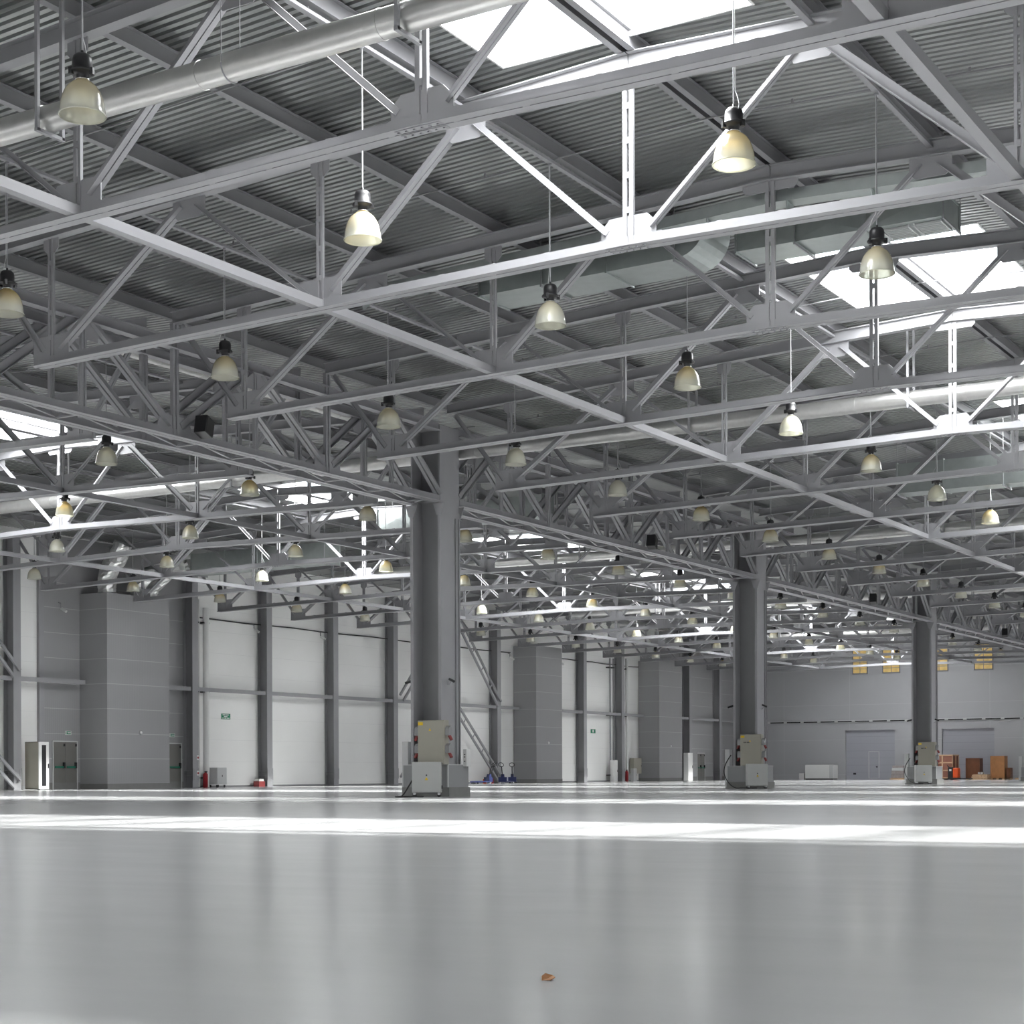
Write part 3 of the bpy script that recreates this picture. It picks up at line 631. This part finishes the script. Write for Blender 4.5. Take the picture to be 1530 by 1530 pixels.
# ------------------------------------------------------------------ equipment at the columns
def caster(mb_w, mb_f, x, y):
    mb_w.tube([(x - .018, y, .05), (x + .018, y, .05)], .05, 12); mb_f.box(x - .03, x + .03, y - .035, y + .035, .06, .13)
def socket(r, x, y, z, side):
    s = MB(); s.plate([(x - .09, y, z + .20), (x, y, z + .26), (x + .09, y, z + .18), (x + .10, y, z - .02), (x - .10, y, z - .02)], (0, .14, 0)); s.build('socket_box', M['grey'], r)
    MB().tube([(x, y + side * .02, z - .02), (x, y + side * .10, z - .16)], .048, 14).build('socket_cap', M['darkred'], r)
def power_set(cx, n, place, dy=0.0, cart=True):
    cab = thing('power_cabinet', 'tall beige power cabinet with red-capped sockets on the %s column' % place, 'cabinet', (cx - .8, YC - .35, .96), 0, 'power cabinets on the columns', 'thing')
    MB().box(0, .26, -.47, .47, 0, 1.31).build('body', M['beige'], cab, bevel=.01)
    MB().box(-.02, 0, -.45, .45, .02, 1.29).build('door', M['beige'], cab, bevel=.005)
    MB().box(-.026, -.02, .27, .44, 1.17, 1.26).build('warning_sticker', M['yellow'], cab)
    MB().plate([(-.024, -.02, 1.0), (-.024, .06, 1.0), (-.024, .02, 1.08)], (.006, 0, 0)).build('warning_triangle', M['yellow'], cab)
    if n > 0: 
        t = MB()
        for i in range(4): t.box(-.026, -.02, .30 - i * .07, .26 - i * .07, .95, 1.0)
        t.build('letter_row', M['black'], cab)
    for z in (.88, .36):
        socket(cab, .13, -.55, z, -1); socket(cab, .13, .55, z, 1)
    gd = thing('column_guard', 'grey sheet-metal guard box around the foot of the %s column' % place, 'guard', (cx, YC, .28), 0, 'guards at the column feet', 'thing')
    b = MB().box(-.56, .54, -.80, -.75, 0, .66).box(-.56, .54, .75, .80, 0, .66).box(-.58, -.54, -.80, .80, 0, .66).box(.52, .56, -.80, .80, 0, .66); b.build('sheet', M['grey'], gd)
    MB().box(-.60, .57, -.82, .82, .66, .68).build('top_trim', M['offwhite'], gd)
    MB().box(-.61, -.57, -.83, -.79, 0, .66).build('corner_trim', M['offwhite'], gd)
    tb = thing('pale_side_cabinet', 'narrow pale cabinet on the outer side of the %s column' % place, 'cabinet', (cx - .15, YC + .94, 0), 0, 'pale cabinets beside the columns', 'thing')
    MB().box(-.14, .14, -.11, .11, .06, 1.66).build('body', M['offwhite'], tb, bevel=.01); MB().box(-.12, .12, -.09, .09, 0, .06).build('plinth', M['steel_dark'], tb)
    if n == 0:
        sb_ = thing('socket_strip', 'small white socket box on the near side of the nearest column', 'socket', (cx + .38, YC - .862, .9), 0, None, 'thing')
        MB().box(-.12, .12, -.06, .06, 0, .52).build('box', M['white'], sb_, bevel=.006)
        for z in (.34, .27, .14): MB().box(-.125, -.12, -.02, .02, z, z + .03).build('switch', M['black'], sb_)
    if cart:
        ct = thing('service_cart', ('pale grey cart cabinet on casters before the nearest column', 'grey cart cabinet on casters before the second column', 'grey cart cabinet on casters before the third column', 'cart')[n], 'cart', (cx - 1.30, (27.86, 27.57, 28.09, 0)[n], 0), 0.54, 'wheeled cabinets at the columns', 'thing')
        MB().box(-.22, .22, -.43, .43, .13, 1.03).build('body', M['cart'], ct, bevel=.012)
        MB().box(-.24, -.22, -.42, .42, .15, 1.01).build('door', M['cart'], ct, bevel=.004)
        MB().box(-.245, -.24, -.02, .02, .62, .66).build('lock', M['black'], ct)
        MB().plate([(-.244, -.05, .50), (-.244, .05, .50), (-.244, 0, .59)], (.006, 0, 0)).build('warning_triangle', M['yellow'], ct)
        MB().box(-.05, .05, -.46, -.43, .24, .34).build('latch', M['black'], ct)
        for x in (-.17, .19):
            for y in (-.36, .36):
                w, f = MB(), MB(); caster(w, f, x, y); c = f.build('caster', M['chrome'], ct); w.build('wheel', M['rubber'], c)
        if n == 0: pts = [(.15, .44, .5), (.15, .56, .3), (.0, .72, .05), (-.1, .85, .02), (-.25, .9, .02), (-.35, .7, .02), (-.3, .45, .02), (-.1, .1, .02)]
        else:
            cy = (27.86, 27.57, 28.09)[n]; ca, sa = math.cos(-.54), math.sin(-.54)
            gp = [(-.62, 29.02, 1.42), (-.72, 29.24, 1.0), (-.78, 29.26, .6), (-.95, 28.95, .2), (-1.12, 28.6, .04), (-1.2, 28.3, .03), (-1.28, cy, .03)]
            pts = [((x + 1.3) * ca - (y - cy) * sa, (x + 1.3) * sa + (y - cy) * ca, z) for x, y, z in gp]
        sm_ = []
        for i in range(len(pts) - 1):
            p0, p1, p2, p3 = (Vector(pts[max(i - 1, 0)]), Vector(pts[i]), Vector(pts[i + 1]), Vector(pts[min(i + 2, len(pts) - 1)]))
            for t in range(6):
                u = t / 6; sm_.append(.5 * ((2 * p1) + (p2 - p0) * u + (2 * p0 - 5 * p1 + 4 * p2 - p3) * u * u + (3 * p1 - p0 - 3 * p2 + p3) * u ** 3))
        sm_.append(Vector(pts[-1]))
        MB().tube(sm_, .022, 8).build('power_cable', M['rubber'], ct)
for i, pl in enumerate(('nearest', 'second', 'third', 'edge-of-view')): power_set(CX[i + 1], i, pl, cart=i < 3)
for i, pl in enumerate(('nearest', 'second', 'third')):
    cp = thing('conduit_pair', 'two thin conduits running up the near face of the %s column' % pl, 'conduit', (CX[i + 1] + .3, YC - .57, .97), 0, 'conduits on the columns', 'thing')
    for e in (-.05, .14): MB().tube([(e, 0, 0), (e, 0, 7.4)], .022, 8).build('conduit', M['steel_dark'], cp)
    for e, nm in ((-1, 'near'), (1, 'far')):
        sc = thing('security_camera', 'small dark security camera on the %s side of the %s column' % (nm, pl), 'camera', (CX[i + 1] - .25, YC + e * .60, 3.35), 0, 'cameras on the columns', 'thing')
        MB().tube([(0, 0, 0), (0, e * .05, 0), (-.02, e * .12, .08)], .015, 6).build('bracket', M['steel'], sc)
        MB().tube([(.02, e * .05, .16), (-.10, e * .28, .08)], .04, 10).build('body', M['black'], sc)
SPK = ((31.25, 'over the first lamps near the camera'), (55.6, 'between the nearest and second columns'), (79.8, 'between the second and third columns'), (103.8, 'beyond the third column'))
for x, n in SPK:
    sp_ = thing('loudspeaker', 'black box loudspeaker on the box truss ' + n, 'loudspeaker', (x, YC - .86, ZC0 + .10), 0, 'loudspeakers on the box truss', 'thing')
    sp_.rotation_euler = (.0, .25, .25)
    MB().box(-.2, .2, -.16, .16, .02, .46).build('cabinet', M['black'], sp_, bevel=.015); MB().box(-.18, .18, -.175, -.16, .05, .43).build('grille', M['rubber'], sp_)
    MB().box(-.03, .03, .16, .22, .1, .35).build('bracket', M['steel'], sp_)
# ------------------------------------------------------------------ doors, signs and things along the long wall
YF = YW - .05
def fire_door(i, x0, x1, yw, leaves):
    d = struct('door_%d' % i, MB().box(x0 - .06, x0, yw - .03, yw + .02, 0, 2.31).box(x1, x1 + .06, yw - .03, yw + .02, 0, 2.31).box(x0 - .06, x1 + .06, yw - .03, yw + .02, 2.25, 2.31), M['offwhite'])
    w = (x1 - x0) / leaves
    for k in range(leaves):
        a = x0 + k * w
        lf = MB().box(a + .01, a + w - .01, yw - .012, yw + .02, .02, 2.24).build('door_leaf', M['doorgrey'], d)
        MB().box(a + .05, a + w - .1, yw - .09, yw - .06, 1.02, 1.10).build('push_bar', M['greenbar'], lf)
        MB().box(a + w - .16, a + w - .06, yw - .10, yw - .012, 1.0, 1.28).build('push_bar_mount', M['black'], lf)
        MB().box(a + w - .1, a + w - .02, yw - .05, yw - .012, 2.04, 2.16).build('door_closer', M['black'], lf)
fire_door(3, 57.25, 58.75, YF, 2); fire_door(4, 65.05, 66.05, YF, 1); fire_door(5, 129.1, 130.55, YF, 2)
def flat_sign(name, x, z, w, h, label, cat, base, rows, yw):
    o = MB().box(-w / 2, w / 2, -.012, 0, -h / 2, h / 2).build(name, M[base], None, (x, yw, z)); tag(o, label, cat, None, 'thing')
    MB().box(-w / 2 + .03, w / 2 - .03, -.016, -.012, -h / 2 + .025, h / 2 - .025).build('green_field', M['green'], o)
    for (a, b, c, e, mm) in rows: MB().box(a, b, -.020, -.016, c, e).build('marking', M[mm], o)
flat_sign('exit_notice', 69.62, 3.77, .78, .34, 'green notice with three white lines of text on the white wall', 'sign', 'white',
          [(-.26, -.02, .06, .11, 'white'), (.02, .24, .06, .11, 'white'), (-.15, .13, -.025, .02, 'white'), (-.30, -.16, -.11, -.065, 'white'), (-.12, .05, -.11, -.065, 'white'), (.09, .30, -.11, -.065, 'white')], YW)
flat_sign('evacuation_sign', 110.9, 3.77, .8, .34, 'small green evacuation sign beyond the middle grey shaft', 'sign', 'white', [(-.10, .12, -.10, .10, 'white'), (-.30, -.20, -.03, .03, 'black'), (.20, .30, -.03, .03, 'black')], YW)
flat_sign('exit_sign', 58.2, 2.69, .40, .19, 'green exit sign over the left double door', 'sign', 'white', [(-.15, -.11, -.06, .06, 'white'), (-.05, .16, -.02, .025, 'white')], YF)
flat_sign('exit_sign', 65.4, 2.70, .40, .19, 'green exit sign over the single door right of the first shaft', 'sign', 'white', [(-.15, -.11, -.06, .06, 'white'), (-.05, .16, -.02, .025, 'white')], YF)
# open rack cabinet
rk = thing('rack_cabinet', 'tall pale rack cabinet with a dark glazed front beside the left double door', 'cabinet', (54.95, 58.35, 0), 0, None, 'thing')
MB().box(0, .6, -.0, .02, .04, .12).box(.0, .03, 0, .85, .04, 2.2).box(.57, .6, 0, .85, .04, 2.2).box(0, .6, .82, .85, .04, 2.2).box(0, .6, 0, .85, 2.17, 2.2).box(0, .6, 0, .85, .04, .08).build('body', M['beige'], rk)
fr = MB().box(.0, .17, -.05, -.0, .04, 2.2).box(.44, .6, -.05, -.0, .04, 2.2).box(.17, .44, -.05, -.0, .04, .18).box(.17, .44, -.05, -.0, 2.06, 2.2); fr.build('door_frame', M['white'], rk)
MB().box(.17, .44, -.04, -.02, .18, 2.06).build('glass', M['black'], rk)
MB().box(.54, .57, -.08, -.05, 1.0, 1.2).build('handle', M['black'], rk)
# downpipe, extinguishers and small boxes
def pipe(x, y, z1, r, label, mt='white'):
    o = thing('downpipe', label, 'pipe', (x, y, 0), 0, None, 'thing'); MB().tube([(0, 0, .02), (0, 0, z1 / 2), (0, 0, z1)], r, 16).build('pipe', M[mt], o)
    for z in (.5, 5.0, 8.6):
        if z < z1: MB().box(-r - .12, r + .05, -.05, r + .22, z - .04, z + .04).build('clamp', M['black'], o)
    return o
pipe(67.62, 59.45, 9.4, .165, 'thick white downpipe beside the first white wall panel'); pipe(67.12, 59.5, 9.8, .055, 'slim white pipe beside the thick downpipe')
pipe(115.65, 59.45, 9.4, .12, 'wider of the two white pipes left of the last grey shaft'); pipe(115.05, 59.5, 9.4, .085, 'slimmer of the two white pipes left of the last grey shaft')
pipe(113.0, 59.5, 9.3, .05, 'dark conduit rising from the white wall cabinet, left one', 'steel_dark'); pipe(113.5, 59.5, 9.3, .05, 'dark conduit rising from the white wall cabinet, right one', 'steel_dark')
def extinguisher(x, y, h, r, label):
    o = thing('fire_extinguisher', label, 'fire extinguisher', (x, y, 0), 0, 'fire extinguishers', 'thing')
    MB().lathe([(0, 0), (r, .01), (r, h * .78), (r * .7, h * .87), (r * .3, h * .9), (r * .3, h * .93), (0, h * .93)], 18).build('cylinder', M['red'], o)
    MB().box(-r * .3, r * .9, -.03, .03, h * .93, h).build('valve', M['black'], o)
    MB().tube([(r * .3, 0, h * .95), (r * 1.3, 0, h * .8), (r * 1.25, 0, h * .35)], .018, 6).build('hose', M['rubber'], o)
extinguisher(67.2, 59.15, .85, .13, 'red fire extinguisher at the foot of the thick white downpipe')
extinguisher(114.9, 59.1, .9, .13, 'red fire extinguisher at the foot of the twin white pipes')
extinguisher(133.4, 58.9, .95, .2, 'larger red fire extinguisher near the far corner'); extinguisher(134.1, 59.3, .9, .18, 'smaller red fire extinguisher near the far corner')
for i, (z, n) in enumerate(((1.55, 'upper'), (.75, 'lower'))):
    o = MB().box(-.09, .09, -.01, 0, -.12, .12).build('safety_plate', M['white'], None, (66.58, 59.10, z)); tag(o, '%s small red-dotted white plate on the column by the downpipe' % n, 'sign', None, 'thing'); MB().lathe([(0, 0), (.06, 0), (.06, .006), (0, .006)], 14).build('red_dot', M['red'], o)
    o.children[0].rotation_euler = (math.pi / 2, 0, 0); o.children[0].location = (0, -.01, 0)
sc_ = thing('wall_cart', 'small pale cabinet on casters left of the first white panel', 'cabinet', (68.2, 59.2, 0), 0, None, 'thing')
MB().box(-.38, .38, -.3, .3, .16, 1.04).build('body', M['offwhite'], sc_, bevel=.01); MB().box(-.36, .36, -.32, -.3, .18, 1.02).build('door', M['offwhite'], sc_)
MB().box(-.01, .03, -.33, -.32, .55, .65).build('lock', M['black'], sc_)
for x in (-.3, .3):
    for y in (-.22, .22):
        w, f = MB(), MB(); caster(w, f, x, y); c_ = f.build('caster', M['black'], sc_); w.build('wheel', M['rubber'], c_)
rb = thing('red_box', 'low dark red box with white papers at a wall column foot', 'box', (71.85, 59.4, 0), 0, None, 'thing')
MB().box(-.25, .25, -.2, .2, 0, .3).build('box', M['darkred'], rb, bevel=.01); MB().box(-.2, .2, -.15, .18, .3, .42).build('papers', M['white'], rb)
def wall_cab(name, x0, x1, y0, y1, z0, z1, mt, label):
    o = thing(name, label, 'cabinet', ((x0 + x1) / 2, (y0 + y1) / 2, z0), 0, None, 'thing'); w, d, h = (x1 - x0) / 2, (y1 - y0) / 2, z1 - z0
    MB().box(-w, w, -d, d, 0, h).build('body', M[mt], o, bevel=.01); MB().box(-w + .03, w - .03, -d - .02, -d, .03, h - .03).build('door', M[mt], o); MB().box(w - .12, w - .08, -d - .035, -d - .02, h * .45, h * .55).build('handle', M['black'], o)
    return o
wall_cab('wall_cabinet', 112.95, 113.6, 59.2, 59.5, .0, 1.62, 'white', 'white wall cabinet under the two dark conduits')
wall_cab('wall_cabinet', 115.95, 116.5, 59.05, 59.3, .0, 1.0, 'offwhite', 'low pale cabinet between the twin pipes and last grey shaft')
wall_cab('wall_cabinet', 116.4, 117.7, 59.25, 59.6, .6, 1.8, 'beige', 'beige wall cabinet left of the last grey shaft')
wall_cab('strip_cabinet', 125.5, 126.4, 58.95, 59.35, 0, 2.27, 'white', 'tall narrow white cabinet right of the last grey shaft')
for x, y, z, n in ((61.2, 57.99, 2.72, 'first'), (101.0, 57.99, 2.75, 'middle'), (120.3, 57.99, 2.75, 'last')):
    o = thing('wall_sounder', 'small white sounder on the front of the %s grey shaft' % n, 'sounder', (x, y, z), 0, None, 'thing'); MB().box(-.07, .07, -.02, 0, -.07, .07).build('back_plate', M['offwhite'], o); MB().lathe([(0, 0), (.09, 0), (.08, .05), (.03, .07), (0, .07)], 16).build('dome', M['white'], o).rotation_euler = (math.pi / 2, 0, 0)
for x, n in ((57.6, 'over the left double door'), (71.7, 'in the first white bay'), (77.6, 'in the second white bay'), (98.6, 'left of the middle shaft'), (105.5, 'right of the middle shaft')):
    o = thing('wall_camera', 'small hanging wall camera ' + n, 'camera', (x, 59.62 if x < 60 else 59.6, 8.5), 0, 'cameras high on the wall', 'thing')
    MB().tube([(0, .15, .35), (0, 0, .3), (0, 0, .1)], .03, 6).build('bracket', M['steel'], o); MB().tube([(.03, -.02, .06), (.05, -.3, -.1)], .07, 10).build('body', M['white'], o)
# hand pallet trucks
def pallet_truck(x, y, rz, label, col):
    o = thing('pallet_truck', label, 'pallet truck', (x, y, 0), rz, 'blue hand pallet trucks', 'thing')
    for e in (-.2, .2): MB().box(.1, 1.25, e - .08, e + .08, .10, .17).build('fork', M[col], o)
    MB().box(-.12, .14, -.27, .27, .12, .42).plate([(-.1, 0, .4), (.1, 0, .4), (.02, 0, .62), (-.08, 0, .62)], (0, .2, 0)).build('hydraulic_unit', M[col], o)
    for e in (-.09, .09): MB().tube([(-.02, e - .03, .09), (-.02, e + .03, .09)], .09, 14).build('steer_wheel', M['chrome'], o)
    for e in (-.2, .2): MB().tube([(1.15, e - .04, .045), (1.15, e + .04, .045)], .045, 12).build('roller', M['rubber'], o)
    MB().tube([(-.08, 0, .5), (-.20, 0, .85), (-.32, 0, 1.12)], .03, 8).build('tow_bar', M['black'], o)
    loop = [(-.32 - .13 * (1 - math.cos(t)), .17 * math.sin(t), 1.10 + .13 * (1 - math.cos(t))) for t in [math.pi * 2 * k / 14 for k in range(15)]]
    MB().tube(loop, .022, 7).build('grip_loop', M['black'], o)
pallet_truck(93.0, 57.8, 2.6, 'blue hand pallet truck, frontmost of the group by the braces', 'blue'); pallet_truck(94.0, 58.5, 2.9, 'blue hand pallet truck in the middle of the group by the braces', 'blue')
pallet_truck(94.5, 57.7, .3, 'blue hand pallet truck nearer the middle grey shaft', 'blue'); pallet_truck(96.2, 58.0, .5, 'dark blue hand pallet truck beside the middle grey shaft', 'blue')
for x, c, n in ((94.3, 'orange', 'orange'), (95.0, 'red', 'red')):
    o = MB().box(-.12, .12, -.12, .12, 0, .3).build('tool_box', M[c], None, (x, 58.9, .0)); tag(o, 'small %s box behind the blue pallet trucks' % n, 'box', None, 'thing')
# ------------------------------------------------------------------ things along the far wall
fc = thing('long_cabinet', 'long low white cabinet left of the far gate with the wicket door', 'cabinet', (138.5, 52.45, 0), 0, None, 'thing')
MB().box(-.5, .5, -1.3, 1.3, .1, 1.28).build('body', M['white'], fc, bevel=.02); MB().box(-.52, -.5, -.85, 1.27, .12, 1.25).build('front_panel', M['white'], fc); MB().box(-.52, -.5, -1.27, -.90, .12, 1.25).build('side_panel', M['offwhite'], fc)
MB().box(-.45, .45, -1.25, 1.25, 0, .1).build('plinth', M['black'], fc)
o = MB().box(-.25, .25, -.25, .25, 0, .56).build('small_cabinet', M['white'], None, (138.5, 54.15, 0), bevel=.02); tag(o, 'small white box left of the long low white cabinet', 'box', None, 'thing')
MB().box(-.26, -.25, -.2, .2, .05, .5).build('door', M['white'], o)
def pallet(parent=None, x=0, y=0, z=0, label='', w=.6, d=.5, grp=None):
    m = MB()
    for i in range(5): m.box(-d, d, -w + i * w / 2.5, -w + i * w / 2.5 + .16 * w / .6, .11, .14)
    for e in (-d + .05, 0, d - .05): m.box(e - .05, e + .05, -w, w + .02, .0, .11)
    if parent: return m.build('pallet', M['wood_pale'], parent)
    o = m.build('wooden_pallet', M['wood_pale'], None, (x, y, z)); return tag(o, label, 'pallet', grp, 'thing')
pallet(None, 137.6, 45.3, 0, 'wooden pallet under the film-wrapped goods by the far gate')
o = thing('wrapped_goods', 'film-wrapped goods stacked on the pallet by the far gate', 'goods', (137.6, 45.3, .141), 0, None, 'thing')
for i, (z0, z1, mm) in enumerate(((0, .3, 'carton'), (.3, .6, 'carton'), (.6, .85, 'offwhite'), (.85, 1.02, 'carton'))): MB().box(-.45 + .02 * i, .45 - .02 * i, -.55 + .02 * i, .55 - .03 * i, z0, z1).build('layer', M[mm], o, bevel=.03)
o = thing('crate', 'large pale-battened plywood crate right of the third column', 'crate', (136.4, 41.0, 0), 0, 'wooden crates by the far gates', 'thing')
MB().box(-.75, .75, -.8, .9, .12, 2.02).build('plywood_box', M['ply'], o)
bt = MB()
for y in (-.8, .05, .86): bt.box(-.80, -.75, y - .05, y + .05, .12, 2.02)
for z in (.15, .75, 1.38, 1.98): bt.box(-.81, -.75, -.84, .92, z - .05, z + .05)
for z in (.15, 1.98): bt.box(-.8, .8, -.85, -.80, z - .05, z + .05)
for x in (-.76, 0, .76): bt.box(x - .04, x + .04, -.85, -.80, .12, 2.02)
bt.build('battens', M['wood_pale'], o); MB().box(-.7, .7, -.75, -.6, 0, .12).box(-.7, .7, .0, .12, 0, .12).box(-.7, .7, .75, .88, 0, .12).build('skids', M['wood_dark'], o)
st = thing('stacker_truck', 'orange and black electric pallet stacker before the far gate', 'stacker', (134.8, 39.75, 0), 0, None, 'thing')
MB().box(-.35, .35, -.32, .12, .12, .95).build('battery_cover', M['orange'], st, bevel=.08); MB().box(-.38, .38, .10, .50, .05, 1.02).build('motor_head', M['black'], st, bevel=.05); MB().box(-.4, .4, -.36, .5, .04, .16).build('chassis', M['black'], st, bevel=.02)
for e in (-.24, .24): MB().box(e - .09, e + .09, -1.3, -.3, .06, .13).build('fork', M['black'], st)
MB().tube([(0, .4, .95), (0, .62, 1.1), (0, .66, 1.15)], .03, 8).build('tiller', M['black'], st)
for e in (-.25, .25): MB().tube([(e - .05, .25, .1), (e + .05, .25, .1)], .1, 14).build('wheel', M['rubber'], st)
MB().box(-.39, -.38, .2, .38, .7, .85).build('display_plate', M['white'], st)
def wood_box(y, w, h, mm, label, d=.5):
    o = thing('wooden_crate', label, 'crate', (137.6, y, 0), 0, 'wooden crates by the far gates', 'thing')
    MB().box(-d, d, -w, w, .12, h).build('body', M[mm], o, bevel=.01)
    b = MB()
    for e in (-w + .04, w - .04): b.box(-d - .03, -d, e - .05, e + .05, .12, h)
    b.box(-d - .03, -d, -w, w, h - .1, h).box(-d - .03, -d, -w, w, .12, .2); b.build('edge_boards', M[mm], o)
    MB().box(-d, d, -w, -w + .2, 0, .12).box(-d, d, -.1, .1, 0, .12).box(-d, d, w - .2, w, 0, .12).build('skids', M['wood_pale'], o)
wood_box(39.0, .56, 1.74, 'wood_dark', 'dark brown wooden crate between the stacker and the pallets'); wood_box(37.0, .56, 1.9, 'wood', 'tall orange-brown wooden crate nearest the right picture edge')
wood_box(36.15, .14, .95, 'wood_dark', 'narrow dark board crate leaning next to the orange-brown crate', .35)
for i in range(3): pallet(None, 136.3, 38.05 + (.04 if i % 2 else 0), .141 * i, '%s wooden pallet of the low stack between the brown crates' % ('bottom', 'middle', 'top')[i], .62, .5, 'pallets stacked between the crates')
o = MB().box(-.2, .2, -.2, .2, 0, .18).build('carton', M['offwhite'], None, (136.3, 38.1, .425), bevel=.01); tag(o, 'pale carton lying on the low pallet stack', 'box', None, 'thing'); MB().box(-.205, -.2, -.04, .04, .02, .16).build('tape', M['carton'], o)
pallet(None, 137.6, 35.0, 0, 'single wooden pallet at the far wall right of the crates')
# rail with dark slots along the far wall
for i, (y0, y1) in enumerate(((34.0, 43.4), (43.6, 59.4))):
    o = MB().box(-.12, 0, y0 - 43.5, y1 - 43.5, -.09, .09).build('wall_rail', M['offwhite'], None, (XW, 43.5, 5.0)); tag(o, ('pale slotted rail on the far wall right of the third column', 'pale slotted rail on the far wall left of the third column')[i], 'rail', None, 'thing')
    n = int((y1 - y0) / 1.55)
    for k in range(n): MB().box(-.13, -.12, y0 - 43.5 + .2 + k * 1.55, y0 - 43.5 + 1.45 + k * 1.55, -.07, .03).build('slot', M['black'], o)
# lit windows high in the far wall
for i, (y0, y1) in enumerate(((48.6, 49.95), (45.75, 47.3), (41.65, 43.2), (37.93, 39.5))):
    wd = MB().box(-.08, -.0, y0, y1, 9.0, 9.10).box(-.08, 0, y0, y0 + .07, 9.0, 11.2).box(-.08, 0, y1 - .07, y1, 9.0, 11.2).box(-.08, 0, y0, y1, 11.1, 11.2)
    for z in (9.45, 10.0, 10.55): wd.box(-.06, 0, y0, y1, z - .02, z + .02)
    wd.box(-.06, 0, (y0 + y1) / 2 - .02, (y0 + y1) / 2 + .02, 9.1, 11.1)
    wo = struct('window_%d' % (SW + 1 + i), wd, M['steel_dark'], None, (XW, 0, 0))
    MB().box(-.02, -.005, y0 + .07, y1 - .07, 9.1, 11.1).build('pane', M['warm'], wo)
# ------------------------------------------------------------------ small things on the floor
lf = MB().add([(0, 0, .004), (.02, .012, .016), (.055, .02, .02), (.085, .005, .01), (.06, -.018, .008), (.025, -.02, .003), (.045, .002, .004)], [(0, 1, 6), (1, 2, 6), (2, 3, 6), (3, 4, 6), (4, 5, 6), (5, 0, 6)])
lo = lf.build('dry_leaf', M['wood'], None, (4.93, 2.86, 0)); lo.modifiers.new('solid', 'SOLIDIFY').thickness = .003; tag(lo, 'tiny dry brown leaf lying alone on the grey floor', 'leaf', None, 'thing')
fh = MB()
for (a, b) in (((15.84, 11.38), (15.92, 10.71)), ((15.92, 10.71), (16.38, 10.72)), ((16.38, 10.72), (16.42, 11.36)), ((16.42, 11.36), (15.84, 11.38)), ((17.03, 10.88), (17.4, 10.62))):
    p, q = Vector((*a, .001)), Vector((*b, .001)); n_ = (q - p).cross(Vector((0, 0, 1))).normalized() * .008
    fh.box(0, 0, 0, 0, 0, 0) if False else fh.add([p - n_, q - n_, q + n_, p + n_, p - n_ + Vector((0, 0, .002)), q - n_ + Vector((0, 0, .002)), q + n_ + Vector((0, 0, .002)), p + n_ + Vector((0, 0, .002))], [(3, 2, 1, 0), (4, 5, 6, 7), (0, 1, 5, 4), (1, 2, 6, 5), (2, 3, 7, 6), (3, 0, 4, 7)])
ho = fh.build('floor_hatch', M['steel_dark'], None); tag(ho, 'thin dark outline of a hatch set in the floor in the bright band', 'hatch', None, 'thing')
